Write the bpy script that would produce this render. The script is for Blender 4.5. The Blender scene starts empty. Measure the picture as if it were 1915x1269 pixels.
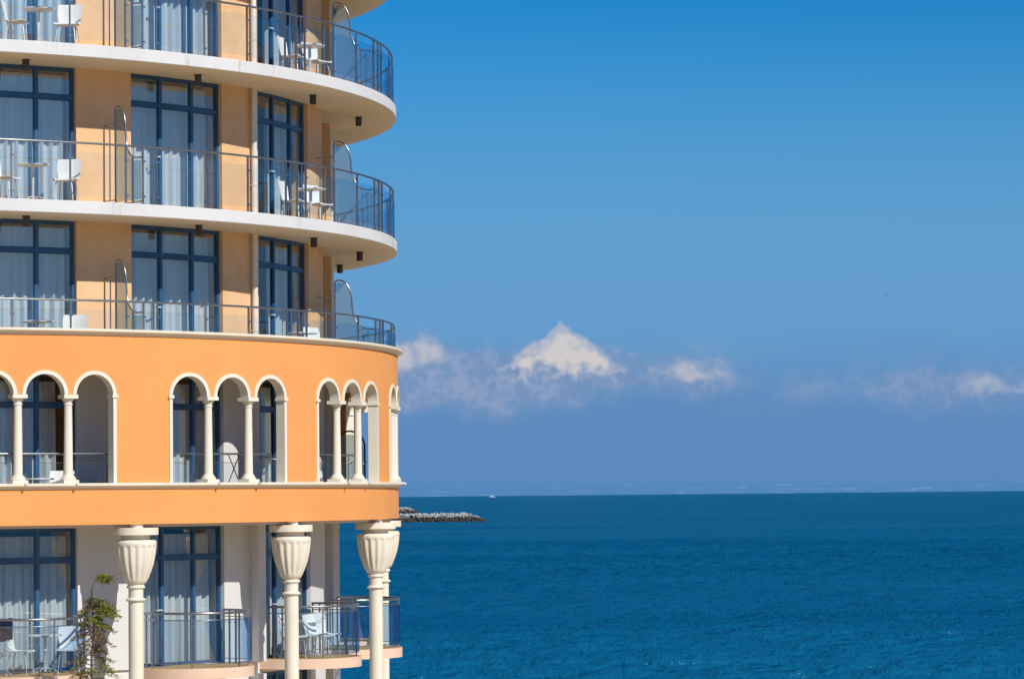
import bpy, math, random
import numpy as np
from math import sin, cos, pi, radians, sqrt, exp
from mathutils import Matrix, Vector

random.seed(7)
SC = bpy.context.scene
COL = SC.collection

# ------------------------------------------------------------------ camera
EYE = 14.0                       # eye height above the sea
PITCH, ROLL, FPX = 0.04828, -0.00981, 6040.0
cam_d = bpy.data.cameras.new('camera')
cam_d.sensor_width = 36.0
cam_d.sensor_fit = 'HORIZONTAL'
cam_d.lens = 36.0 * FPX / 1915.0
cam_d.clip_start = 0.5
cam_d.clip_end = 600000.0
cam = bpy.data.objects.new('camera', cam_d)
COL.objects.link(cam)
c, s = cos(PITCH), sin(PITCH)
fw = Vector((0, c, s)); up = Vector((0, -s, c)); rt = Vector((1, 0, 0))
c, s = cos(ROLL), sin(ROLL)
rt2 = c * rt + s * up
up2 = -s * rt + c * up
cam.matrix_world = Matrix.Translation((0, 0, EYE)) @ Matrix((rt2, up2, -fw)).transposed().to_4x4()
SC.camera = cam

# ------------------------------------------------------------------ light and exposure
SUN_AZ, SUN_EL = radians(40.0), radians(38.8)      # azimuth from the line of sight back to the camera, to the right
sun_dir = Vector((sin(SUN_AZ) * cos(SUN_EL), -cos(SUN_AZ) * cos(SUN_EL), sin(SUN_EL)))
sun_d = bpy.data.lights.new('sun', 'SUN')
sun_d.energy = 4.3
sun_d.angle = radians(0.5)
sun_d.color = (1.0, 0.95, 0.87)
sun = bpy.data.objects.new('sun', sun_d)
sun.rotation_euler = (-sun_dir).to_track_quat('-Z', 'Y').to_euler()
sun.location = (40, -40, 60)
COL.objects.link(sun)
vs = SC.view_settings
vs.view_transform = 'Standard'
vs.look = 'None'
vs.exposure = 0.0
vs.gamma = 1.0
vs.use_curve_mapping = False
cy = SC.cycles
cy.max_bounces = 6
cy.diffuse_bounces = 4
cy.glossy_bounces = 3
cy.transmission_bounces = 4
cy.transparent_max_bounces = 16
cy.caustics_reflective = False
cy.caustics_refractive = False


class NT:
    """small helper to write node trees as expressions"""
    def __init__(self, tree):
        self.t = tree
        self.n = tree.nodes
        self.l = tree.links

    def node(self, typ, **kw):
        nd = self.n.new(typ)
        for k, v in kw.items():
            setattr(nd, k, v)
        return nd

    def put(self, sock, v):
        if isinstance(v, bpy.types.NodeSocket):
            self.l.new(v, sock)
        elif v is not None:
            if isinstance(v, (tuple, list)) and len(v) == 3 and len(sock.default_value) == 4:
                v = (*v, 1.0)
            sock.default_value = v

    def m(self, op, a, b=None, c=None, clamp=False):
        nd = self.node('ShaderNodeMath', operation=op, use_clamp=clamp)
        self.put(nd.inputs[0], a)
        if b is not None:
            self.put(nd.inputs[1], b)
        if c is not None:
            self.put(nd.inputs[2], c)
        return nd.outputs[0]

    def ss(self, v, lo, hi, o0=0.0, o1=1.0):
        nd = self.node('ShaderNodeMapRange', interpolation_type='SMOOTHSTEP')
        self.put(nd.inputs[0], v)
        for i, x in enumerate((lo, hi, o0, o1)):
            nd.inputs[i + 1].default_value = x
        return nd.outputs[0]

    def noise(self, vec, scale, detail=4.0, rough=0.55, dist=0.0):
        nd = self.node('ShaderNodeTexNoise')
        self.put(nd.inputs['Vector'], vec)
        nd.inputs['Scale'].default_value = scale
        nd.inputs['Detail'].default_value = detail
        nd.inputs['Roughness'].default_value = rough
        nd.inputs['Distortion'].default_value = dist
        return nd.outputs[0]

    def mix(self, f, a, b, blend='MIX'):
        nd = self.node('ShaderNodeMix', data_type='RGBA', blend_type=blend)
        self.put(nd.inputs[0], f)
        self.put(nd.inputs[6], a)
        self.put(nd.inputs[7], b)
        return nd.outputs[2]

    def xyz(self, x, y, z):
        nd = self.node('ShaderNodeCombineXYZ')
        for i, v in enumerate((x, y, z)):
            self.put(nd.inputs[i], v)
        return nd.outputs[0]

    def sep(self, v):
        nd = self.node('ShaderNodeSeparateXYZ')
        self.put(nd.inputs[0], v)
        return nd.outputs

    def scaled(self, vec, sx, sy, sz):
        nd = self.node('ShaderNodeMapping')
        self.put(nd.inputs['Vector'], vec)
        nd.inputs['Scale'].default_value = (sx, sy, sz)
        return nd.outputs[0]


# ------------------------------------------------------------------ sky
def build_world():
    w = bpy.data.worlds.new('World')
    SC.world = w
    w.use_nodes = True
    t = w.node_tree
    t.nodes.clear()
    N = NT(t)
    STR = 0.1
    sky = N.node('ShaderNodeTexSky', sky_type='NISHITA')
    sky.sun_disc = False
    sky.sun_elevation = SUN_EL
    sky.sun_rotation = math.atan2(sun_dir.x, sun_dir.y)
    sky.altitude = 0
    sky.air_density = 1.0
    sky.dust_density = 0.25
    sky.ozone_density = 3.0
    tc = N.node('ShaderNodeTexCoord')
    x, y, z = N.sep(tc.outputs['Generated'])
    el = N.m('MULTIPLY', N.m('ARCSINE', z), 180 / pi)
    az = N.m('MULTIPLY', N.m('ARCTAN2', x, y), 180 / pi)
    # the polarised blue of the photograph: the same grade over the whole dome
    rr, gg, bb = N.sep(sky.outputs[0])
    rr = N.m('MULTIPLY', N.m('POWER', N.m('MULTIPLY', rr, 0.1), 3.0), 4.4)
    gg = N.m('MULTIPLY', N.m('POWER', N.m('MULTIPLY', gg, 0.1), 1.3), 6.1)
    bb = N.m('MULTIPLY', N.m('POWER', N.m('MULTIPLY', bb, 0.1), 1.3), 9.9)
    blue = N.xyz(rr, gg, bb)
    P = N.xyz(az, el, 0.0)
    # haze lying along the horizon all the way round: a thin upper veil and a denser low bank
    wob = N.m('SUBTRACT', N.noise(N.scaled(P, .35, .9, 1), 1.0, 2), .5)
    e2 = N.m('ADD', el, N.m('MULTIPLY', wob, 1.2))
    blue2 = N.mix(N.m('MULTIPLY', N.ss(el, 9.5, 3.2), .95), blue, (1.33, 3.38, 6.15))
    blue2 = N.mix(N.m('MULTIPLY', N.ss(e2, 3.3, 1.3), .95), blue2, (1.10, 2.50, 5.05))
    blue2 = N.mix(N.m('MULTIPLY', N.ss(el, .35, .05), .5), blue2, (.66, 2.25, 4.9))

    # billowing edges: the cloud coordinates are warped by noise at two scales
    w1 = N.node('ShaderNodeTexNoise'); N.put(w1.inputs['Vector'], P); w1.inputs['Scale'].default_value = 2.3; w1.inputs['Detail'].default_value = 1.0
    w2 = N.node('ShaderNodeTexNoise'); N.put(w2.inputs['Vector'], P); w2.inputs['Scale'].default_value = 7.0; w2.inputs['Detail'].default_value = 1.6; w2.inputs['Roughness'].default_value = .45
    a1, b1, c1 = N.sep(w1.outputs[1]); a2, b2, c2 = N.sep(w2.outputs[1])
    warp = lambda v, p_, q_, k1, k2: N.m('ADD', v, N.m('ADD', N.m('MULTIPLY', N.m('SUBTRACT', p_, .5), k1), N.m('MULTIPLY', N.m('SUBTRACT', q_, .5), k2)))
    wa, we = warp(az, a1, a2, .75, .24), warp(el, b1, b2, .42, .16)
    puff = N.m('ADD', N.m('MULTIPLY', c1, .55), N.m('MULTIPLY', c2, .45))

    def blob(a0, e0, ra, re, soft, flat=0.0):
        """soft rounded cloud patch; flat > 0 cuts the underside off more abruptly"""
        da = N.m('DIVIDE', N.m('SUBTRACT', wa, a0), ra)
        de = N.m('DIVIDE', N.m('SUBTRACT', we, e0), re)
        if flat:
            de = N.m('MAXIMUM', de, N.m('MULTIPLY', de, -1.0 - flat))
        d = N.m('SQRT', N.m('ADD', N.m('MULTIPLY', da, da), N.m('MULTIPLY', de, de)))
        return N.ss(d, 1.0 + soft, 1.0 - soft)

    # low grey-violet cloud all round the horizon, broken up by noise
    n = N.noise(N.scaled(P, .42, 1.0, 1), 1.1, 4, .62)
    band = N.m('MULTIPLY', N.ss(el, 1.3, 1.9), N.ss(el, 3.0, 2.2))
    col = N.mix(N.m('MULTIPLY', N.m('MULTIPLY', N.ss(n, .46, .66), band), .5), blue2, (1.9, 3.0, 5.15))
    body = N.mix(N.ss(puff, .40, .62), (1.8, 2.95, 5.1), (2.6, 3.5, 5.45))
    for args, k in (((-.2, 2.08, 2.2, .48, .5), .95), ((-1.9, 2.2, .85, .62, .5), .9), ((-.35, 1.96, .85, .5, .5), .95), ((1.75, 2.25, .62, .30, .5), .8),
                    ((3.2, 2.08, .85, .38, .6), .8), ((7.7, 1.8, 1.2, .36, .7), .65), ((5.5, 1.86, .65, .24, .8), .45), ((6.6, 1.84, .5, .2, .8), .4)):
        col = N.mix(N.m('MULTIPLY', blob(*args), k), col, body)
    # sunlit heads
    lit = N.mix(N.ss(puff, .36, .60), (3.9, 4.5, 5.8), (6.0, 5.8, 5.9))
    for args, k in (((-1.8, 2.50, .55, .24, .5), .72), ((3.2, 2.2, .46, .14, .7), .55), ((8.4, 1.88, .38, .13, .8), .42), ((8.95, 1.78, .3, .08, .8), .25)):
        col = N.mix(N.m('MULTIPLY', blob(*args), k), col, lit)
    # the peaked one: steep shoulders, foot dissolving into the bank
    ha, he = warp(az, a1, a2, .30, .15), warp(el, b1, b2, .20, .11)
    da = N.m('SUBTRACT', ha, .86)
    side = N.m('ADD', N.m('MULTIPLY', N.m('MAXIMUM', da, 0.0), .70), N.m('MULTIPLY', N.m('MAXIMUM', N.m('MULTIPLY', da, -1.0), 0.0), .74))
    top = N.m('SUBTRACT', 3.10, side)
    inside = N.m('SUBTRACT', top, he)
    head = N.m('MULTIPLY', N.ss(inside, -.02, .10), N.ss(N.m('ADD', he, N.m('MULTIPLY', N.m('SUBTRACT', puff, .5), 1.0)), 2.05, 2.45))
    hc = N.mix(N.ss(N.m('ADD', inside, N.m('MULTIPLY', N.m('SUBTRACT', puff, .5), 1.4)), .0, .42), (4.0, 4.5, 5.8), (6.5, 6.1, 6.0))
    col = N.mix(N.m('MULTIPLY', head, .94), col, hc)
    # thin pale streaks low over the horizon
    st = N.noise(N.scaled(P, 1.1, 14.0, 1), 1.6, 4, .65)
    col = N.mix(N.m('MULTIPLY', N.m('MULTIPLY', N.ss(st, .52, .72), N.ss(el, .26, .08)), .6), col, (2.4, 4.1, 6.0))
    bg = N.node('ShaderNodeBackground')
    N.put(bg.inputs[0], col)
    bg.inputs[1].default_value = STR
    w.cycles.sampling_method = 'MANUAL'
    w.cycles.sample_map_resolution = 256
    out = N.node('ShaderNodeOutputWorld')
    N.l.new(bg.outputs[0], out.inputs[0])


build_world()

# ------------------------------------------------------------------ materials
MATS = {}


def new_mat(name):
    m = bpy.data.materials.new(name)
    m.use_nodes = True
    m.node_tree.nodes.clear()
    N = NT(m.node_tree)
    out = N.node('ShaderNodeOutputMaterial')
    MATS[name] = m
    return N, out


def principled(N, out, col, rough=.6, metal=0.0, spec=.5, normal=None):
    p = N.node('ShaderNodeBsdfPrincipled')
    N.put(p.inputs['Base Color'], col)
    N.put(p.inputs['Roughness'], rough)
    p.inputs['Metallic'].default_value = metal
    p.inputs['Specular IOR Level'].default_value = spec
    if normal is not None:
        N.l.new(normal, p.inputs['Normal'])
    N.l.new(p.outputs[0], out.inputs[0])
    return p


def bump(N, h, strength, dist=.01):
    b = N.node('ShaderNodeBump')
    b.inputs['Strength'].default_value = strength
    b.inputs['Distance'].default_value = dist
    N.put(b.inputs['Height'], h)
    return b.outputs[0]


def plaster(name, col, dark, amt=.5, scale=.6, rough=.85, streak=0.0, streak_col=(.3, .28, .24)):
    N, out = new_mat(name)
    geo = N.node('ShaderNodeNewGeometry')
    P = geo.outputs['Position']
    n1 = N.noise(P, scale, 5, .6)
    n2 = N.noise(P, 9.0, 3, .6)
    c1 = N.mix(N.m('MULTIPLY', N.ss(n1, .38, .72), amt), col, dark)
    c1 = N.mix(N.m('MULTIPLY', N.ss(n2, .45, .75), .18), c1, dark)
    if streak:
        st = N.noise(N.scaled(P, 3.2, 3.2, .25), 1.0, 5, .7)
        pt = N.noise(P, .45, 2)
        f = N.m('MULTIPLY', N.m('MULTIPLY', N.ss(st, .54, .74), N.ss(pt, .42, .62)), streak)
        c1 = N.mix(f, c1, streak_col)
    fine = N.noise(P, 60.0, 3, .6)
    h = N.m('ADD', N.m('MULTIPLY', n2, .6), N.m('MULTIPLY', fine, .4))
    principled(N, out, c1, rough, spec=.25, normal=bump(N, h, .35, .006))


plaster('orange_plaster', (.82, .355, .11), (.76, .315, .10), .8, .5, .85, .16, (.62, .25, .09))
plaster('peach_plaster', (.81, .525, .29), (.70, .425, .205), .8, 1.1)
plaster('white_plaster', (.69, .68, .655), (.62, .61, .585), .5)
plaster('slab_white', (.69, .683, .668), (.60, .588, .562), .55, .9, .8, .85, (.36, .34, .30))
plaster('ceiling_paint', (.76, .70, .59), (.69, .63, .52), .5, .5)
plaster('cream_stone', (.80, .74, .605), (.74, .675, .54), .6, 1.6, .7, .38, (.5, .45, .35))
plaster('balcony_peach', (.78, .56, .41), (.68, .47, .33), .5, 1.0, .8, .3, (.5, .36, .26))
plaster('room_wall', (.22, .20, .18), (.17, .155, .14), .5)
plaster('balcony_tile', (.62, .38, .17), (.52, .31, .14), .6, 2.0, .6)
plaster('paving', (.62, .46, .27), (.54, .39, .23), .6, .3)


def simple(name, col, rough=.4, metal=0.0, spec=.5, var=.12):
    N, out = new_mat(name)
    geo = N.node('ShaderNodeNewGeometry')
    n = N.noise(geo.outputs['Position'], 3.0, 4, .6)
    dk = tuple(v * (1 - var * 2) for v in col)
    r = N.m('ADD', rough - .06, N.m('MULTIPLY', n, .12))
    principled(N, out, N.mix(N.ss(n, .35, .7), col, dk), r, metal, spec)


simple('blue_frame', (.030, .105, .225), .38, 0, .5)
simple('steel', (.37, .385, .40), .3, .9)
simple('lamp_grey', (.075, .07, .066), .5, 0, .4)
simple('white_plastic', (.84, .82, .77), .4, 0, .4, .04)
simple('white_pipe', (.76, .72, .64), .5, 0, .4, .06)
simple('white_metal', (.75, .75, .74), .35, .2)
simple('dark_wire', (.03, .033, .04), .4, .3)
simple('navy_cloth', (.012, .02, .055), .9, 0, .1)
simple('bark', (.16, .115, .075), .9, 0, .1, .25)
simple('boat_white', (.85, .84, .8), .4, 0, .4, .03)
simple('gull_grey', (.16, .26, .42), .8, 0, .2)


def glass(name, tint, refl, rough=.01, diffuse=0.0, dcol=(.6, .65, .68), bmp=0.0, slant=None):
    N, out = new_mat(name)
    tr = N.node('ShaderNodeBsdfTransparent')
    lw0 = N.node('ShaderNodeLayerWeight')
    lw0.inputs[0].default_value = .5
    N.put(tr.inputs[0], N.mix(N.m('POWER', lw0.outputs['Facing'], 2.5), tint, slant) if slant else tint)
    gl = N.node('ShaderNodeBsdfGlossy')
    N.put(gl.inputs[0], (1, 1, 1))
    gl.inputs['Roughness'].default_value = rough
    if bmp:
        geo = N.node('ShaderNodeNewGeometry')
        nm = bump(N, N.noise(geo.outputs['Position'], 1.3, 2), bmp, .02)
        N.l.new(nm, gl.inputs['Normal'])
    lw = N.node('ShaderNodeLayerWeight')
    lw.inputs[0].default_value = .18
    f = N.m('ADD', refl, N.m('MULTIPLY', N.m('POWER', lw.outputs['Facing'], 3.0), .45), clamp=True)
    base = tr.outputs[0]
    if diffuse:
        df = N.node('ShaderNodeBsdfDiffuse')
        N.put(df.inputs[0], dcol)
        tl = N.node('ShaderNodeBsdfTranslucent')
        N.put(tl.inputs[0], dcol)
        m0 = N.node('ShaderNodeMixShader')
        m0.inputs[0].default_value = .45
        N.l.new(df.outputs[0], m0.inputs[1]); N.l.new(tl.outputs[0], m0.inputs[2])
        m1 = N.node('ShaderNodeMixShader')
        m1.inputs[0].default_value = diffuse
        N.l.new(base, m1.inputs[1]); N.l.new(m0.outputs[0], m1.inputs[2])
        base = m1.outputs[0]
    mx = N.node('ShaderNodeMixShader')
    N.put(mx.inputs[0], f)
    N.l.new(base, mx.inputs[1])
    N.l.new(gl.outputs[0], mx.inputs[2])
    N.l.new(mx.outputs[0], out.inputs[0])


glass('window_glass', (.962, .984, .992), .10, .015, bmp=.12)
glass('rail_glass', (.962, .982, .99), .035, slant=(.50, .74, .92))
glass('blue_glass', (.85, .925, .982), .08, .015, slant=(.34, .58, .88))
glass('screen_glass', (.86, .92, .93), .03, .03, .28, (.44, .48, .47))

N, out = new_mat('curtain')
geo = N.node('ShaderNodeNewGeometry')
n = N.noise(N.scaled(geo.outputs['Position'], 6, 6, .3), 1.0, 3)
cc = N.mix(n, (.83, .85, .84), (.68, .72, .74))
df = N.node('ShaderNodeBsdfDiffuse'); N.put(df.inputs[0], cc)
tl = N.node('ShaderNodeBsdfTranslucent'); N.put(tl.inputs[0], cc)
mx = N.node('ShaderNodeMixShader'); mx.inputs[0].default_value = .16
N.l.new(df.outputs[0], mx.inputs[1]); N.l.new(tl.outputs[0], mx.inputs[2]); N.l.new(mx.outputs[0], out.inputs[0])

N, out = new_mat('sea_water')
geo = N.node('ShaderNodeNewGeometry')
P = geo.outputs['Position']
sw = N.noise(N.scaled(P, 1, .75, 1), .045, 3, .55)
w1 = N.noise(N.scaled(P, 1, .8, 1), .16, 4, .6, .4)
w2 = N.noise(N.scaled(P, 1, .7, 1), .62, 5, .62, .5)
w3 = N.noise(P, 2.6, 3, .6)
h = N.m('ADD', N.m('ADD', N.m('MULTIPLY', sw, 1.6), N.m('MULTIPLY', w1, 1.1)), N.m('ADD', N.m('MULTIPLY', w2, .55), N.m('MULTIPLY', w3, .12)))
pa = N.noise(N.scaled(P, .6, 1, 1), .006, 4, .6)
cc = N.mix(N.ss(pa, .35, .68), (.0025, .094, .206), (.0045, .119, .240))
nm = bump(N, h, 1.0, 1.0)
df = N.node('ShaderNodeBsdfDiffuse'); N.put(df.inputs[0], cc); N.l.new(nm, df.inputs['Normal'])
gl = N.node('ShaderNodeBsdfGlossy'); N.put(gl.inputs[0], (.55, .9, 1.0)); gl.inputs['Roughness'].default_value = .12; N.l.new(nm, gl.inputs['Normal'])
lw = N.node('ShaderNodeLayerWeight'); lw.inputs[0].default_value = .5; N.l.new(nm, lw.inputs['Normal'])
mx = N.node('ShaderNodeMixShader')
N.put(mx.inputs[0], N.m('ADD', .02, N.m('MULTIPLY', N.m('POWER', lw.outputs['Facing'], 5.0),   .17)))
N.l.new(df.outputs[0], mx.inputs[1]); N.l.new(gl.outputs[0], mx.inputs[2]); N.l.new(mx.outputs[0], out.inputs[0])

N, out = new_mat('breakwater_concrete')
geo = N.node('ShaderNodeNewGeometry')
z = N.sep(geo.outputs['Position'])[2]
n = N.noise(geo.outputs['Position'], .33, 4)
wet_shade = N.ss(N.m('ADD', z, N.m('MULTIPLY', n, 5.0)), 6.6, 4.2)  # dark lower part: wet concrete plus painted shade of the gaps between blocks
principled(N, out, N.mix(wet_shade, (.46, .445, .42), (.06, .056, .05)), .85, spec=.2)

for nm, a, b in (('needles_green', (.33, .36, .06), (.20, .24, .04)), ('needles_brown', (.29, .22, .12), (.17, .13, .075))):
    N, out = new_mat(nm)
    geo = N.node('ShaderNodeNewGeometry')
    n = N.noise(geo.outputs['Position'], 14.0, 3)
    principled(N, out, N.mix(N.ss(n, .35, .65), a, b), .8, spec=.15)


# ------------------------------------------------------------------ mesh helpers
class MB:
    def __init__(self):
        self.v = []
        self.f = []

    def add(self, vs, fs):
        o = len(self.v)
        self.v.extend(tuple(p) for p in vs)
        self.f.extend(tuple(i + o for i in f) for f in fs)
        return self

    def box(self, x0, x1, y0, y1, z0, z1):
        return self.add([(x0, y0, z0), (x1, y0, z0), (x1, y1, z0), (x0, y1, z0), (x0, y0, z1), (x1, y0, z1), (x1, y1, z1), (x0, y1, z1)],
                        [(0, 3, 2, 1), (4, 5, 6, 7), (0, 1, 5, 4), (1, 2, 6, 5), (2, 3, 7, 6), (3, 0, 4, 7)])

    def hexa(self, a, b):
        """solid between two quads a and b (4 points each)"""
        return self.add(list(a) + list(b), [(0, 3, 2, 1), (4, 5, 6, 7), (0, 1, 5, 4), (1, 2, 6, 5), (2, 3, 7, 6), (3, 0, 4, 7)])

    def arc(self, r0, r1, z0, z1, p0, p1, n=8):
        """curved block between two radii, angles in degrees"""
        vs = []
        for i in range(n + 1):
            p = p0 + (p1 - p0) * i / n
            vs += [pol(r0, p, z0), pol(r1, p, z0), pol(r1, p, z1), pol(r0, p, z1)]
        fs = []
        for i in range(n):
            a, b = 4 * i, 4 * i + 4
            for k in range(4):
                k2 = (k + 1) % 4
                fs.append((a + k, b + k, b + k2, a + k2))
        fs += [(0, 1, 2, 3), (4 * n + 3, 4 * n + 2, 4 * n + 1, 4 * n)]
        return self.add(vs, fs)

    def sweep(self, prof, p0, p1, n=60):
        """closed (r,z) profile swept round the building axis"""
        k = len(prof)
        vs = []
        for i in range(n + 1):
            p = p0 + (p1 - p0) * i / n
            vs += [pol(r, p, z) for r, z in prof]
        fs = [(i * k + j, (i + 1) * k + j, (i + 1) * k + (j + 1) % k, i * k + (j + 1) % k) for i in range(n) for j in range(k)]
        fs += [tuple(range(k)), tuple(n * k + j for j in reversed(range(k)))]
        return self.add(vs, fs)

    def lathe(self, prof, n=24, cx=0.0, cy=0.0, cap=True):
        k = len(prof)
        vs = []
        for i in range(n):
            a = 2 * pi * i / n
            vs += [(cx + r * cos(a), cy + r * sin(a), z) for r, z in prof]
        fs = [(i * k + j, ((i + 1) % n) * k + j, ((i + 1) % n) * k + j + 1, i * k + j + 1) for i in range(n) for j in range(k - 1)]
        if cap:
            fs += [tuple(reversed([i * k for i in range(n)])), tuple(i * k + k - 1 for i in range(n))]
        return self.add(vs, fs)

    def tube(self, pts, r, n=8, closed=False):
        pts = [Vector(p) for p in pts]
        rs = r if isinstance(r, (list, tuple)) else [r] * len(pts)
        vs = []
        N_ = len(pts)
        prev = None
        for i, p in enumerate(pts):
            a = pts[i - 1] if i > 0 else (pts[-1] if closed else pts[0])
            b = pts[i + 1] if i < N_ - 1 else (pts[0] if closed else pts[-1])
            d = (b - a).normalized()
            if prev is None:
                prev = Vector((0, 0, 1)) if abs(d.z) < .9 else Vector((1, 0, 0))
            u = (prev - d * prev.dot(d)).normalized()
            w = d.cross(u)
            prev = u
            for j in range(n):
                t = 2 * pi * j / n
                vs.append(p + (u * cos(t) + w * sin(t)) * rs[i])
        fs = []
        for i in range(N_ if closed else N_ - 1):
            i2 = (i + 1) % N_
            for j in range(n):
                j2 = (j + 1) % n
                fs.append((i * n + j, i * n + j2, i2 * n + j2, i2 * n + j))
        if not closed:
            fs += [tuple(reversed(range(n))), tuple((N_ - 1) * n + j for j in range(n))]
        return self.add(vs, fs)

    def mesh(self, name, smooth=None):
        me = bpy.data.meshes.new(name)
        me.from_pydata(self.v, [], self.f)
        me.update()
        if smooth:
            me.polygons.foreach_set('use_smooth', [True] * len(me.polygons))
            me.set_sharp_from_angle(angle=radians(smooth))
        return me

    def obj(self, name, mat, parent=None, smooth=40, loc=None, rz=None):
        me = self.mesh(name, smooth)
        me.materials.append(MATS[mat])
        return place(name, me, parent, loc, rz)


def place(name, me, parent=None, loc=None, rz=None):
    o = bpy.data.objects.new(name, me)
    COL.objects.link(o)
    if parent is not None:
        o.parent = parent
    if loc is not None:
        o.location = loc
    if rz is not None:
        o.rotation_euler = (0, 0, radians(rz))
    return o


def tag(o, label=None, cat=None, group=None, kind=None):
    for k, v in (('label', label), ('category', cat), ('group', group), ('kind', kind)):
        if v:
            o[k] = v
    return o


def pol(r, p, z=0.0):
    p = radians(p)
    return (r * sin(p), -r * cos(p), z)


CX, CY = -14.574, 70.549


def at(r, p, z):
    """world position on the building's polar grid (z measured from eye level)"""
    q = pol(r, p)
    return (CX + q[0], CY + q[1], EYE + z)


def thing(name, label, cat, loc, rz=0.0, group=None):
    o = bpy.data.objects.new(name, None)
    COL.objects.link(o)
    o.location = loc
    o.rotation_euler = (0, 0, radians(rz))
    return tag(o, label, cat, group)


# ------------------------------------------------------------------ levels (z from eye level)
FH = 2.96
L = {4: 8.558, 3: 5.598, 2: 2.638, 1: -.322, 0: -3.282, -1: -6.242, 5: 11.518}
GROUND = -6.40
SLAB_T = .244
R_SLAB, R_WALL, R_PIER, R_WIN = 12.07, 12.06, 10.62, 10.50
BAYS = [9.2, 29.2, 49.2, 69.2, 89.2, 109.2]
MIDS = [19.2, 39.2, 59.2, 79.2, 99.2, 119.2]
P0, P1 = -30.0, 160.0

# ------------------------------------------------------------------ setting: sea, ground
def build_sea():
    """one round sheet out to the horizon; real wave relief where the water is near enough to show it"""
    rad = np.concatenate([[1.0, 60.0, 130.0, 170.0], np.geomspace(195, 1900, 950), [2600.0, 4000, 8000, 20000, 60000, 150000, 400000]])
    ang = np.radians(np.concatenate([np.linspace(-16, 16, 500), np.linspace(22, 338, 54)]))
    nr, na = len(rad), len(ang)
    RR, AA = np.meshgrid(rad, ang, indexing='ij')
    X, Y = RR * np.sin(AA), RR * np.cos(AA)
    rs = np.random.RandomState(5)
    Z = np.zeros_like(X)
    for lam0, lam1, cnt, steep in ((22, 45, 8, .012), (9, 20, 14, .024), (4.5, 9, 24, .044), (2.2, 4.3, 36, .090)):
        for _ in range(cnt):
            lam = np.exp(rs.uniform(np.log(lam0), np.log(lam1)))
            th = rs.normal(.05, .30)
            k = 2 * np.pi / lam
            ph = rs.uniform(0, 6.28)
            w = X * np.sin(th) + Y * np.cos(th)
            cr = X * np.cos(th) - Y * np.sin(th)
            am = steep / k * (1 + .9 * np.sin(cr * k * rs.uniform(.10, .32) + rs.uniform(0, 6.28)))
            fade = np.clip(1.5 - RR / (lam * 420.0), 0, 1)      # a wave finer than the sheet's grid is left to the material
            Z += am * fade * np.sin(k * w + ph + .8 * np.sin(cr * k * .13 + ph))
    gust = .75 + .45 * np.sin(X * .013 + 1.0 + 1.3 * np.sin(Y * .006)) * np.sin(Y * .009 + .7)
    edge = np.clip((RR - 195) / 30, 0, 1) * np.clip((1900 - RR) / 1300, 0, 1) * np.clip((16 - np.abs(np.degrees((AA + np.pi) % (2 * np.pi) - np.pi))) / 2, 0, 1)
    Z *= gust * edge
    co = np.stack([X, Y, Z], -1).reshape(-1, 3)
    I, J = np.meshgrid(np.arange(nr - 1), np.arange(na), indexing='ij')
    J2 = (J + 1) % na
    quads = np.stack([I * na + J, I * na + J2, (I + 1) * na + J2, (I + 1) * na + J], -1).reshape(-1, 4)
    quads = quads[:, ::-1]
    me = bpy.data.meshes.new('sea')
    me.vertices.add(len(co)); me.vertices.foreach_set('co', co.astype(np.float32).ravel())
    me.loops.add(quads.size); me.loops.foreach_set('vertex_index', quads.astype(np.int32).ravel())
    me.polygons.add(len(quads))
    me.polygons.foreach_set('loop_start', np.arange(0, quads.size, 4, dtype=np.int32))
    me.polygons.foreach_set('loop_total', np.full(len(quads), 4, dtype=np.int32))
    me.update(calc_edges=True)
    me.polygons.foreach_set('use_smooth', np.ones(len(quads), dtype=bool))
    me.materials.append(MATS['sea_water'])
    tag(place('sea', me), kind='structure')


build_sea()
mb = MB()
mb.box(-110, 45, -60, 92, -3.0, EYE + GROUND)
tag(mb.obj('ground', 'paving', smooth=None), kind='structure')

# ------------------------------------------------------------------ the hotel
hotel = thing('hotel_building', 'round hotel with orange arcade band and white balcony slabs', 'building', (CX, CY, EYE + GROUND))
ZH = -GROUND                                     # part heights are given from eye level


def hp(mbx, name, mat, p=0.0, z=0.0, smooth=40):
    return mbx.obj(name, mat, hotel, smooth, (0, 0, ZH + z), p)


# floor slabs
for lv in (3, 4, 5):
    mb = MB()
    b = .012
    prof = [(.01, -SLAB_T), (R_SLAB - b, -SLAB_T), (R_SLAB, -SLAB_T + b), (R_SLAB, -b), (R_SLAB - b, 0), (.01, 0)]
    mb.lathe(prof, 216)
    o = hp(mb, 'floor_slab', 'slab_white', 0, L[lv], 30)
    o.data.materials.append(MATS['ceiling_paint'])
    o.data.materials.append(MATS['balcony_tile'])
    for pl in o.data.polygons:
        if pl.normal.z < -.9:
            pl.material_index = 1
        elif pl.normal.z > .9:
            pl.material_index = 2
for lv, r in ((2, 11.85), (1, 11.85), (0, 10.56), (-1, 10.4)):
    mb = MB()
    t = .20 if lv else SLAB_T
    mb.lathe([(.01, -t), (r, -t), (r, 0), (.01, 0)], 144)
    o = hp(mb, 'floor_slab', 'white_plaster', 0, L[lv], 30)
    o.data.materials.append(MATS['balcony_tile'])
    for pl in o.data.polygons:
        if pl.normal.z > .9:
            pl.material_index = 1
# core behind the rooms
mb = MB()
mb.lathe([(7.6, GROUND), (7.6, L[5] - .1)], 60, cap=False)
hp(mb, 'core_wall', 'room_wall')

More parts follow.
